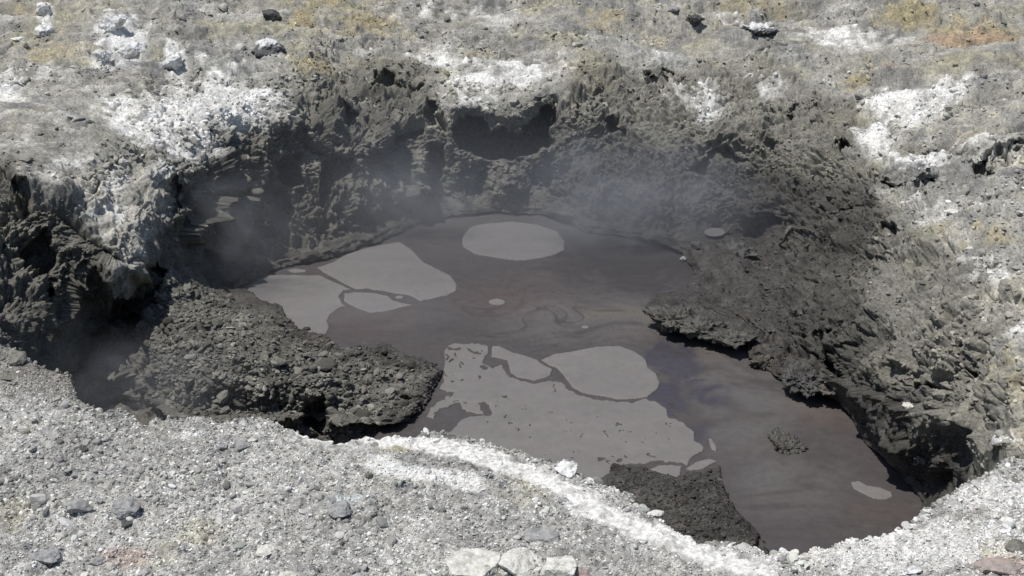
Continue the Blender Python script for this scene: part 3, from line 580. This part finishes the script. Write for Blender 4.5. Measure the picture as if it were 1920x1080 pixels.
def rock(name, pu, pv, wpx, hpx, seed, style, label, cat='rock', group=None, sink=.3, depth=None, rot=None, tilt=0.0, flatn=None, sub=4):
    """a stone standing on the ground at a photo position; width / height given as seen in the photo"""
    p, nrm = ground_at(pu, pv + hpx*0.5)
    dist = np.linalg.norm(p - np.array([0, 0, CZ])); m = dist/F
    sx = wpx*m/2; el = math.asin((CZ - p[2])/dist)
    dep = depth if depth is not None else sx*0.85
    # seen height = sz*cos(el) + depth*sin(el)
    sz = max((hpx*m/2 - dep*math.sin(el)*0.8)/math.cos(el), 0.22*sx)
    d, f = ICO[sub]; d = d.copy()
    rad = facet(d, seed, **dict(k=16, lo=.6, hi=.95))
    v = d*rad[:, None]
    S = np.array([sx, dep, sz])*1.12
    v = v*S; q = v + seed*7.7; sc_ = float(sx)
    if style in ('lump', 'crust'):
        v = v + d*(billow(q, sc_*.55, 3, seed, .6)*sc_*0.13 + fbm(q, sc_*.25, 3, seed+1)*sc_*0.05)[:, None]
    elif style == 'crag':
        v = v + d*(billow(q, sc_*.45, 4, seed, .65)*sc_*0.2)[:, None]
    else:
        v = v + d*(fbm(q, sc_*.5, 5, seed, .6)*sc_*0.10 - sst(.05, 0, np.abs(noise(q*np.array([1, 1, 2.]), sc_*.6, seed+4)))*sc_*.07)[:, None]
    a = rot if rot is not None else rng.uniform(-.5, .5)
    ca, sa = math.cos(a), math.sin(a); v = v @ np.array([[ca, sa, 0], [-sa, ca, 0], [0, 0, 1]])
    ct, s_t = math.cos(tilt), math.sin(tilt); v = v @ np.array([[ct, 0, -s_t], [0, 1, 0], [s_t, 0, ct]])
    nn = fbm(v + seed*3.1, sc_*.6, 4, seed+9, .6); up = v[:, 2]/(sz+1e-6)
    B = dict(grey=([.33,.33,.325],[.22,.22,.22]), pale=([.62,.61,.57],[.46,.45,.40]), dark=([.10,.098,.095],[.06,.06,.058]), white=([.72,.72,.71],[.42,.42,.40]),
             ochre=([.26,.22,.13],[.20,.18,.12]), brown=([.12,.108,.095],[.075,.07,.062]), wet=([.10,.096,.086],[.05,.048,.045]), earth=([.20,.195,.17],[.13,.125,.11]), capped=([.12,.12,.12],[.075,.075,.08]), pink=([.38,.31,.28],[.3,.27,.25]))[label[0]]
    c = mix(np.tile(B[0], (len(v), 1)).astype(float), B[1], sst(-.2, .5, nn))
    if label[0] == 'capped': c = mix(c, [.66,.66,.66], sst(.25, .65, up + .5*nn))
    if label[0] == 'wet': c = mix(c, [.16,.155,.145], sst(.35, .6, nn)*sst(0, .6, up)*.7)  # highlight painted into the colour: paler tops on the wet rocks
    v[:, 2] += sz*(1 - sink); 
    o = mesh(name, v, f, M_rock, colr=np.clip(c, .02, .8), mattr=np.full(len(v), .9 if label[0] == 'wet' else 0.0), smooth=True)
    o.location = p
    tag(o, label[1], cat, group)
    return o
n = 11
ROCKS = [
(510,22,38,26,'stone',('dark','dark grey boulder on the grey rubble at the top left, left of the brown hump'),{}),
(572,36,56,24,'lump',('ochre','low brown earthy hump beside the dark boulder at the top'),{'sink':.55}),
(502,78,52,44,'lump',('capped','dark block with a white crusted top in the rubble above the left cliff'),{}),
(84,14,30,30,'lump',('white','white crusted knob at the top left corner, upper of the pair'),{}),
(88,46,32,30,'lump',('white','white crusted knob with dark hollows, lower of the pair at the top left'),{}),
(212,42,44,36,'lump',('white','white crusted rock at the top of the steaming vent'),{'sink':.45}),
(245,72,62,44,'lump',('white','bluish white crusted rock standing in the steam of the vent'),{'sink':.5}),
(195,100,30,28,'lump',('white','small white crusted rock at the left foot of the steaming vent'),{}),
(326,112,40,38,'lump',('white','lone bright white knob right of the steaming vent'),{}),
(38,65,26,9,'stone',('white','small flat white stone left of the crusted knobs'),{}),
(290,25,12,8,'stone',('dark','small dark stone above the steaming vent'),{}),
(1300,45,30,24,'crag',('dark','dark pitted rock in the yellowish rubble at the top right'),{}),
(1425,64,60,18,'crag',('capped','flat dark ledge stone on the pale flow at the top right'),{'sink':.5}),
(1262,30,22,12,'stone',('grey','grey stone left of the dark pitted rock at the top'),{}),
(240,943,46,38,'stone',('grey','angular grey rock with a shadowed right face on the front left gravel'),{'sink':.35}),
(148,945,40,30,'stone',('grey','blunt grey rock left of the angular rock on the front gravel'),{'sink':.4}),
(237,975,24,10,'stone',('dark','thin dark stone just below the angular grey rock'),{}),
(186,934,14,12,'stone',('grey','small upright grey stone between the two front left rocks'),{}),
(88,1040,44,22,'stone',('grey','grey rock with a dark underside near the bottom left corner'),{'sink':.3}),
(180,1040,28,22,'stone',('grey','rounded grey stone near the bottom edge, right of its dark bottomed neighbour'),{'sink':.3}),
(35,662,36,26,'stone',('earth','brown rounded rock at the left rim edge beside the shadowed pit'),{'sink':.35}),
(20,700,30,14,'stone',('earth','flat brown stone on the left rim below the rounded brown rock'),{}),
(150,835,24,9,'stone',('dark','dark flat stone lying on the left gravel below the shadowed pit'),{}),
(182,750,16,9,'stone',('pale','pale pebble perched on the rim left of the shadowed pit'),{}),
(62,836,16,12,'stone',('grey','grey rounded stone on the gravel at the far left'),{}),
(455,826,34,16,'stone',('grey','grey clod on the gravel under the middle of the rim'),{'sink':.4}),
(418,832,22,18,'stone',('grey','clod at the left end of the low broken ridge below the rim'),{}),
(475,826,14,10,'stone',('pale','pale round stone at the right end of the low broken ridge below the rim'),{}),
(322,868,14,12,'stone',('pale','pale square pebble on the gravel in the left foreground'),{}),
(500,1022,40,15,'stone',('pale','flat yellowish slab on the bottom gravel left of centre'),{'sink':.35}),
(540,1070,34,16,'stone',('pale','flat cream slab at the bottom edge left of centre'),{}),
(640,945,46,34,'stone',('grey','dark sided grey rock in the middle of the foreground gravel'),{'sink':.45}),
(622,928,22,12,'stone',('grey','small grey stone resting behind the dark sided rock in the foreground'),{}),
(690,890,14,14,'stone',('earth','small brownish stone left of the white blue crust streak'),{}),
(788,902,12,10,'stone',('grey','small dark stone at the right end of the white blue streak'),{}),
(905,884,18,10,'stone',('grey','grey pebble sitting below the bright white band'),{}),
(1024,996,62,22,'stone',('grey','flat triangular grey slab above the three pale boulders'),{'sink':.45,'depth':.09}),
(893,1030,112,60,'stone',('pale','largest pale flat topped boulder at the bottom centre'),{'sink':.5,'depth':.2,'rot':.15,'sub':5}),
(978,1030,78,66,'stone',('pale','middle boulder of the three pale ones at the bottom, light grey and sloping'),{'sink':.45,'depth':.16,'rot':-.5,'tilt':.25,'sub':5}),
(1046,1046,62,62,'stone',('pale','right hand yellowish boulder of the three pale ones at the bottom'),{'sink':.4,'depth':.13,'rot':.5,'tilt':-.15,'sub':5}),
(1090,1068,30,26,'stone',('pink','pinkish grey stone right of the three pale boulders'),{}),
(955,1046,16,14,'stone',('pale','small white stone wedged between the pale boulders'),{}),
(1062,864,46,30,'lump',('white','white lumpy clod on the rim against the pale mud'),{'sink':.4}),
(1108,884,22,14,'lump',('white','small white clod on the rim just right of the lumpy one'),{}),
(925,818,20,9,'stone',('earth','dark grey stone on the rim above the white band'),{}),
(847,857,14,8,'stone',('grey','grey pebble lying in the bright white band'),{}),
(1054,932,20,12,'stone',('grey','grey stone beside the lower part of the white band'),{}),
(1230,955,26,18,'stone',('pale','pale stone on the rim above the sludgy bank'),{}),
(1635,988,14,10,'stone',('white','single white stone standing on the right front rim'),{}),
(1712,1060,30,14,'stone',('white','white flat stone on the crusted ground at the bottom right'),{}),
(1505,1052,28,12,'stone',('pale','pale flat stone on the white crust at the bottom right of centre'),{}),
(1870,1050,70,26,'stone',('pink','pinkish brown slab in the bottom right corner'),{'sink':.5}),
(1905,1018,40,14,'stone',('earth','dark flat stone at the right edge above the pinkish slab'),{}),
(1905,892,24,12,'stone',('earth','dark brown stone on the gravel at the right edge'),{}),
(1886,818,34,24,'stone',('pale','pale rounded rock where the right slope meets the front rim'),{'sink':.35}),
(1690,760,34,18,'crag',('pale','pale patch of rock jutting from the lower right slope'),{'sink':.5}),
(1820,842,34,14,'crag',('earth','grey rock near the foot of the right slope by the rim'),{'sink':.5}),
(1740,850,26,18,'crag',('earth','light grey craggy rock in the dark lower right slope'),{'sink':.4}),
(350,588,22,13,'stone',('earth','biggest stone on the dark mound, with a light top'),{}),
(437,627,13,11,'stone',('grey','light round stone in the middle of the dark mound'),{}),
(520,665,34,24,'lump',('earth','large rounded clod on the right side of the dark mound'),{'sink':.5}),
(575,668,20,14,'lump',('earth','brownish clod near the pool side edge of the mound'),{}),
(636,668,30,20,'crag',('wet','dark wet clod at the pool edge of the mound'),{}),
(660,652,34,16,'crag',('wet','dark wet lump standing where the mound meets the brown mud'),{'sink':.45}),
(470,700,24,16,'lump',('earth','clod on the lower middle of the dark mound'),{}),
(378,565,14,8,'stone',('grey','small flat light stone at the upper end of the dark mound'),{}),
(1262,572,104,58,'crag',('wet','large dark wet boulder at the left tip of the rock spit in the pool'),{'sink':.45,'depth':.34,'sub':5}),
(1315,598,84,44,'crag',('wet','knobbly wet rock in the middle of the spit'),{'sink':.5,'depth':.24}),
(1368,618,84,46,'crag',('wet','wet greenish rock at the right end of the spit'),{'sink':.5,'depth':.26}),
(1472,812,62,40,'crag',('wet','isolated dark craggy rock island in the open mud at the right'),{'sink':.5,'depth':.3,'sub':5}),
(1432,665,58,40,'crag',('brown','rounded pitted rock at the mud edge right of the spit'),{'sink':.35,'sub':5}),
(1505,696,64,64,'crag',('dark','tall dark pitted block standing at the mud edge of the right bank'),{'sink':.2,'depth':.28,'sub':5}),
(1562,722,46,30,'crag',('brown','low craggy rock right of the tall dark block'),{'sink':.35}),
(1384,462,70,26,'crag',('dark','dark humped rock in the steamy back right inlet'),{'sink':.4}),
(1312,462,34,14,'crag',('dark','low dark rock in the steam left of the humped one'),{'sink':.4}),
(1283,482,18,12,'stone',('grey','small pale stone in the steam at the back right of the mud'),{}),
(1475,425,16,26,'stone',('earth','pale pointed stone on the back right slope'),{}),
(1785,372,30,12,'stone',('pale','cream stone on the sunlit right shoulder'),{}),
(1240,905,24,10,'crag',('wet','wet clod at the top of the sludgy bank by the front rim'),{}),
]
for (a, b, ww, hh, st, lab, kw) in ROCKS:
    n += 1
    kw = dict(kw); big = ww > 44
    if 'sub' not in kw: kw['sub'] = 4 if big else 4
    rock({'lump': 'crusted_rock' if lab[0] in ('white', 'capped') else 'clod', 'crag': 'crag_rock', 'stone': 'stone' if ww < 40 else 'boulder'}[st], a, b, ww, hh, n, st, lab,
         cat={'lump': 'rock', 'crag': 'rock', 'stone': 'stone' if ww < 40 else 'boulder'}[st], **kw)

# loose rubble that nobody could count
def scatter(name, pts, nrm, size, cols, sub, seed, flatness=(.35, .8), label='', cat='gravel', nvar=24, smooth=False):
    r = np.random.default_rng(seed); d, f = ICO[sub]; N_ = len(pts)
    var = []
    for k in range(nvar):
        rad = facet(d, seed*100 + k, k=9, lo=.55, hi=.9); vv = d*rad[:, None]
        var.append(vv*np.array([r.uniform(.8, 1.25), r.uniform(.65, 1.0), r.uniform(*flatness)]))
    var = np.array(var)[r.integers(0, nvar, N_)]
    th = r.uniform(0, 2*np.pi, N_); t1 = r.normal(0, .35, N_); t2 = r.normal(0, .35, N_)
    def rz(a): z = np.zeros_like(a); o = np.ones_like(a); return np.stack([np.stack([np.cos(a), -np.sin(a), z], -1), np.stack([np.sin(a), np.cos(a), z], -1), np.stack([z, z, o], -1)], 1)
    def rx(a): z = np.zeros_like(a); o = np.ones_like(a); return np.stack([np.stack([o, z, z], -1), np.stack([z, np.cos(a), -np.sin(a)], -1), np.stack([z, np.sin(a), np.cos(a)], -1)], 1)
    def ry(a): z = np.zeros_like(a); o = np.ones_like(a); return np.stack([np.stack([np.cos(a), z, np.sin(a)], -1), np.stack([z, o, z], -1), np.stack([-np.sin(a), z, np.cos(a)], -1)], 1)
    M = rx(t1) @ ry(t2) @ rz(th)
    co = np.einsum('nij,nvj->nvi', M, var*size[:, None, None]) + (pts + nrm*size[:, None]*0.15)[:, None]
    F_ = (f[None] + (np.arange(N_)*len(d))[:, None, None]).reshape(-1, 3)
    cc = np.repeat(cols, len(d), axis=0)
    o = mesh(name, co.reshape(-1, 3), F_, M_gravel, colr=np.clip(cc, .02, .8), smooth=smooth)
    return tag(o, label, cat, kind='stuff')
# near gravel
def pick_near(N_, seed, wfun):
    r = np.random.default_rng(seed); out_p, out_c, out_u, out_v = [], [], [], []
    k = N_*8
    i = r.integers(1, 329, k); j = r.integers(0, NG.shape[1], k)
    p = NG[i, j]; us = Un[j]; vs = rimv[j] + (np.maximum(1150, rimv[j]+60) - rimv[j])*i/329.0
    dist = np.linalg.norm(p - np.array([0, 0, CZ]), axis=1)
    w_ = wfun(us, vs, p)*((us > -120) & (us < 2040))*(dist/10)**3*(1150-np.minimum(rimv[j], 1090))/500.0
    ok = r.uniform(0, 1, k)*np.quantile(w_, .995) < w_
    ii = np.nonzero(ok)[0][:N_]
    return p[ii], NB[i[ii], j[ii]], us[ii], vs[ii], r
def wnear(us, vs, p):
    wl = pdist(us, vs, wht_line); wl2 = pdist(us, vs, [(700,868),(760,890),(850,895),(900,905)])
    return 1 - 0.93*sst(30, 14, wl) - 0.0*wl2
p, c, us, vs, r = pick_near(72000, 1, wnear)
nn = len(p); patchy = .5 + .5*np.clip(noise(p, .35, 310)*1.3 + noise(p, .12, 311)*.8, -1, 1)
size = 0.0046*np.exp(r.normal(0, .42, nn))*(1 + .75*patchy); jit = r.normal(0, .006, (nn, 3))*np.array([1, 1, .2])
cols = c*np.exp(r.normal(0.28, .44, nn))[:, None]*(1 + r.normal(0, .014, (nn, 3)))
scatter('gravel', p + jit, np.tile([0, 0, 1.], (nn, 1)), size, cols, 0, 11, label='fine pale grey gravel chips covering the foreground')
p, c, us, vs, r = pick_near(3600, 2, lambda a, b, q_: wnear(a, b, q_)*np.clip(.15 + 1.8*noise(q_, .5, 301) + .8*noise(q_, .15, 302), .03, 2) + 0.5*np.exp(-(b - np.interp(a, Un, rimv))/18)*0.6)
nn = len(p); size = 0.014*np.exp(r.normal(0, .48, nn))
cols = c*np.exp(r.normal(.12, .3, nn))[:, None]*(1 + r.normal(0, .014, (nn, 3)))
scatter('gravel', p, np.tile([0, 0, 1.], (nn, 1)), size, cols, 1, 12, label='coarser grey stones strewn over the foreground gravel')
# rubble in and behind the crater
def pick_far(N_, seed, mask):
    r = np.random.default_rng(seed); U_, V_, P_, N0, T_ = FAR
    w_ = mask*((U_ > -60) & (U_ < 1980) & (V_ > -20) & (V_ < 1060)); w_ = w_/w_.sum()
    ii = r.choice(len(w_), N_, p=w_); return P_[ii], N0[ii], T_[ii], U_[ii], V_[ii], r
areaw = 1.0
p, nm, c, us, vs, r = pick_far(15000, 3, mound*sst(6, -6, sdf(FAR[0], FAR[1], MOUND)))
nn = len(p); size = 0.014*np.exp(r.normal(0, .6, nn)); cols = c*np.exp(r.normal(.1, .28, nn))[:, None]
scatter('rubble', p, nm, size, cols, 1, 13, label='dark crumbly clods covering the mound in the pit', cat='rubble')
pl = rough*(1-mound)*sst(60, 20, FAR[1]*0)*((FAR[1] < 330) | (right > .3))*np.clip(.45 + 1.3*noise(FAR[2], .9, 303), .03, 2)*np.clip(.3 + FAR[1]/200, .3, 1)
p, nm, c, us, vs, r = pick_far(8500, 4, pl)
nn = len(p); size = 0.021*np.exp(r.normal(0, .5, nn)); cols = c*np.exp(r.normal(.05, .28, nn))[:, None]
scatter('rubble', p, nm, size, cols, 1, 14, label='grey and yellowish rubble on the ground behind the crater', cat='rubble')
p, nm, c, us, vs, r = pick_far(9000, 5, (wall*near_shore + right*.8)*(push < .05)*np.clip(NS[:, 2], .15, 1)*np.clip(.3 + noise(FAR[2], .6, 304), .05, 2)*(ds > 4))
nn = len(p); size = 0.015*np.exp(r.normal(0, .5, nn)); cols = c*np.exp(r.normal(.05, .3, nn))[:, None]
scatter('rubble', p, nm, size, cols, 1, 15, label='dark broken bits clinging to the crater walls', cat='rubble')
bankm = sst(14, -10, sdf(FAR[0], FAR[1], [(1150,875),(1230,885),(1300,890),(1350,885),(1365,940),(1400,990),(1440,1020),(1300,1020),(1150,930)]))
bk2 = sst(14, -10, sdf(FAR[0], FAR[1], [(1300,500),(1420,480),(1520,520),(1500,640),(1410,640),(1300,580),(1240,550)]))
p, nm, c, us, vs, r = pick_far(3500, 6, bankm + .25*bk2)
nn = len(p); size = 0.010*np.exp(r.normal(0, .4, nn)); cols = c*np.exp(r.normal(.0, .35, nn))[:, None]
scatter('rubble', p, nm, size, cols, 1, 16, label='wet dark crumbs on the sludgy banks of the pool', cat='rubble')

# ------------------------------------------------------------------ sticks
def tube(name, pts, rads, matl):
    pts = np.array(pts, float); k = 7; vs_, fs = [], []
    for i, q_ in enumerate(pts):
        t_ = pts[min(i+1, len(pts)-1)] - pts[max(i-1, 0)]; t_ /= np.linalg.norm(t_)
        a_ = np.cross(t_, [0, 0, 1.0]); a_ = a_/np.linalg.norm(a_) if np.linalg.norm(a_) > 1e-3 else np.array([1., 0, 0]); b_ = np.cross(t_, a_)
        for j in range(k):
            an = 2*math.pi*j/k; vs_.append(q_ + (a_*math.cos(an) + b_*math.sin(an))*rads[i])
    for i in range(len(pts)-1):
        for j in range(k): fs.append((i*k+j, i*k+(j+1) % k, (i+1)*k+(j+1) % k, (i+1)*k+j))
    return mesh(name, np.array(vs_), np.array(fs), matl)
def stick(px, rad, lift, label, matl=None):
    pts = []
    for i, (a, b) in enumerate(px):
        p_, _ = ground_at(a, b); pts.append(p_ + np.array([0, -.02, lift[i]]))
    z = np.linspace(0, 1, 12); P_ = np.array(pts); t_ = np.linspace(0, 1, len(P_))
    sm = np.stack([np.interp(z, t_, P_[:, k]) for k in range(3)], -1); sm = sm + np.random.default_rng(len(label)).normal(0, rad*.6, sm.shape)
    tag(tube('stick', sm, rad*(1.05 - .5*z), matl or M_wood), label, 'stick')
stick([(1310,572),(1340,585),(1375,597)], .008, [.10, .08, .05], 'thin straight grey stick lying behind the rock spit')
stick([(1370,585),(1390,598),(1400,606)], .01, [.06, .05, .03], 'short dark twig across the mud right of the straight stick')
stick([(1398,600),(1415,612),(1430,622)], .014, [.08, .06, .03], 'dark bent twig at the right end of the spit')
stick([(593,330),(598,352),(600,370)], .014, [.0, .03, .0], 'pale stick hanging down the back left cliff', M_straw)
stick([(655,98),(662,108),(668,116)], .016, [.03, .05, .03], 'short pale stick on the cliff top at the left', M_straw)
stick([(1456,455),(1485,438),(1515,440),(1540,450)], .02, [.03, .10, .10, .03], 'curved dark root lying on the back right slope')
stick([(1358,440),(1378,432),(1400,440)], .022, [.02, .12, .04], 'dark arched branch over the back right inlet')
p_, _ = ground_at(1800, 895)
tag(tube('dry_stalk', [p_, p_ + [-.01, .0, .06], p_ + [-.035, 0, .10], p_ + [-.05, 0, .115]], [.002, .0018, .0015, .001], M_straw), 'tiny dry grass stalk standing on the right rim', 'grass stalk')

# ------------------------------------------------------------------ steam
def steam(name, pu, pv, wpx, hpx, dens, label, dep=1.2, seed=0, fwd=.5, nscale=1.6):
    p_, _ = ground_at(pu, pv); dist = np.linalg.norm(p_ - np.array([0, 0, CZ])); m = dist/F
    dd = (np.array([0, 0, CZ]) - p_)/dist; p_ = p_ + dd*fwd
    v_, f_ = ICO[2]
    mt = bpy.data.materials.new('steam'); mt.use_nodes = True; t = mt.node_tree; t.nodes.clear(); N = t.nodes; L = t.links
    out = N.new('ShaderNodeOutputMaterial'); pv_ = N.new('ShaderNodeVolumePrincipled'); pv_.inputs['Color'].default_value = (.93, .95, 1, 1); pv_.inputs['Anisotropy'].default_value = 0.2
    tc = N.new('ShaderNodeTexCoord'); ln = N.new('ShaderNodeVectorMath'); ln.operation = 'LENGTH'; L.new(tc.outputs['Object'], ln.inputs[0])
    nz = N.new('ShaderNodeTexNoise'); nz.inputs['Scale'].default_value = nscale; nz.inputs['Detail'].default_value = 4; nz.inputs['Distortion'].default_value = 1.4
    mp = N.new('ShaderNodeMapping'); mp.inputs['Location'].default_value = (seed*3.3, seed*1.7, 0); L.new(tc.outputs['Object'], mp.inputs['Vector']); L.new(mp.outputs[0], nz.inputs['Vector'])
    fo = N.new('ShaderNodeMapRange'); fo.interpolation_type = 'SMOOTHSTEP'; fo.inputs['From Min'].default_value = 1.0; fo.inputs['From Max'].default_value = 0.0; L.new(ln.outputs['Value'], fo.inputs['Value'])
    nm_ = N.new('ShaderNodeMapRange'); nm_.interpolation_type = 'SMOOTHSTEP'; nm_.inputs['From Min'].default_value = .30; nm_.inputs['From Max'].default_value = .68; L.new(nz.outputs['Fac'], nm_.inputs['Value'])
    mu = N.new('ShaderNodeMath'); mu.operation = 'MULTIPLY'; L.new(fo.outputs[0], mu.inputs[0]); L.new(nm_.outputs[0], mu.inputs[1])
    m2 = N.new('ShaderNodeMath'); m2.operation = 'MULTIPLY'; m2.inputs[1].default_value = dens; L.new(mu.outputs[0], m2.inputs[0])
    L.new(m2.outputs[0], pv_.inputs['Density']); L.new(pv_.outputs[0], out.inputs['Volume'])
    o = mesh(name, v_*1.03, f_, mt); o.location = p_; o.scale = (wpx*m/2, dep/2, hpx*m/2)
    tag(o, label, 'steam', kind='stuff')
STEAM = True
if STEAM:
    steam('steam', 860, 440, 1800, 600, .15, 'thin veil of steam hanging over the whole pit', 7, 9, fwd=1.2, nscale=.7)
    steam('steam', 1190, 400, 600, 380, 1.2, 'thin steam drifting over the back right of the mud', 2.2, 1)
    steam('steam', 760, 385, 380, 230, 1.5, 'steam against the foot of the back cliff', 1.2, 2)
    steam('steam', 420, 440, 380, 300, .9, 'steam filling the hollow at the back left', 1.4, 3)
    steam('steam', 270, 720, 480, 240, .6, 'steam in the shadowed pit behind the left rim', 1.6, 4, fwd=1.0)
    steam('steam', 720, 590, 460, 130, .7, 'faint steam over the brown mud by the mound', 1.0, 5)
    steam('steam', 1195, 440, 160, 300, 2.2, 'narrow wisp of steam rising from the dark mud at the right', .6, 11, fwd=.5)
    steam('steam', 1070, 300, 150, 200, .8, 'thin wisp of steam curling up beside the back overhang', .6, 12, fwd=.5)
    steam('steam', 225, 110, 190, 320, 1.6, 'steam plume rising from the white crusted vent', .8, 6, fwd=.3)
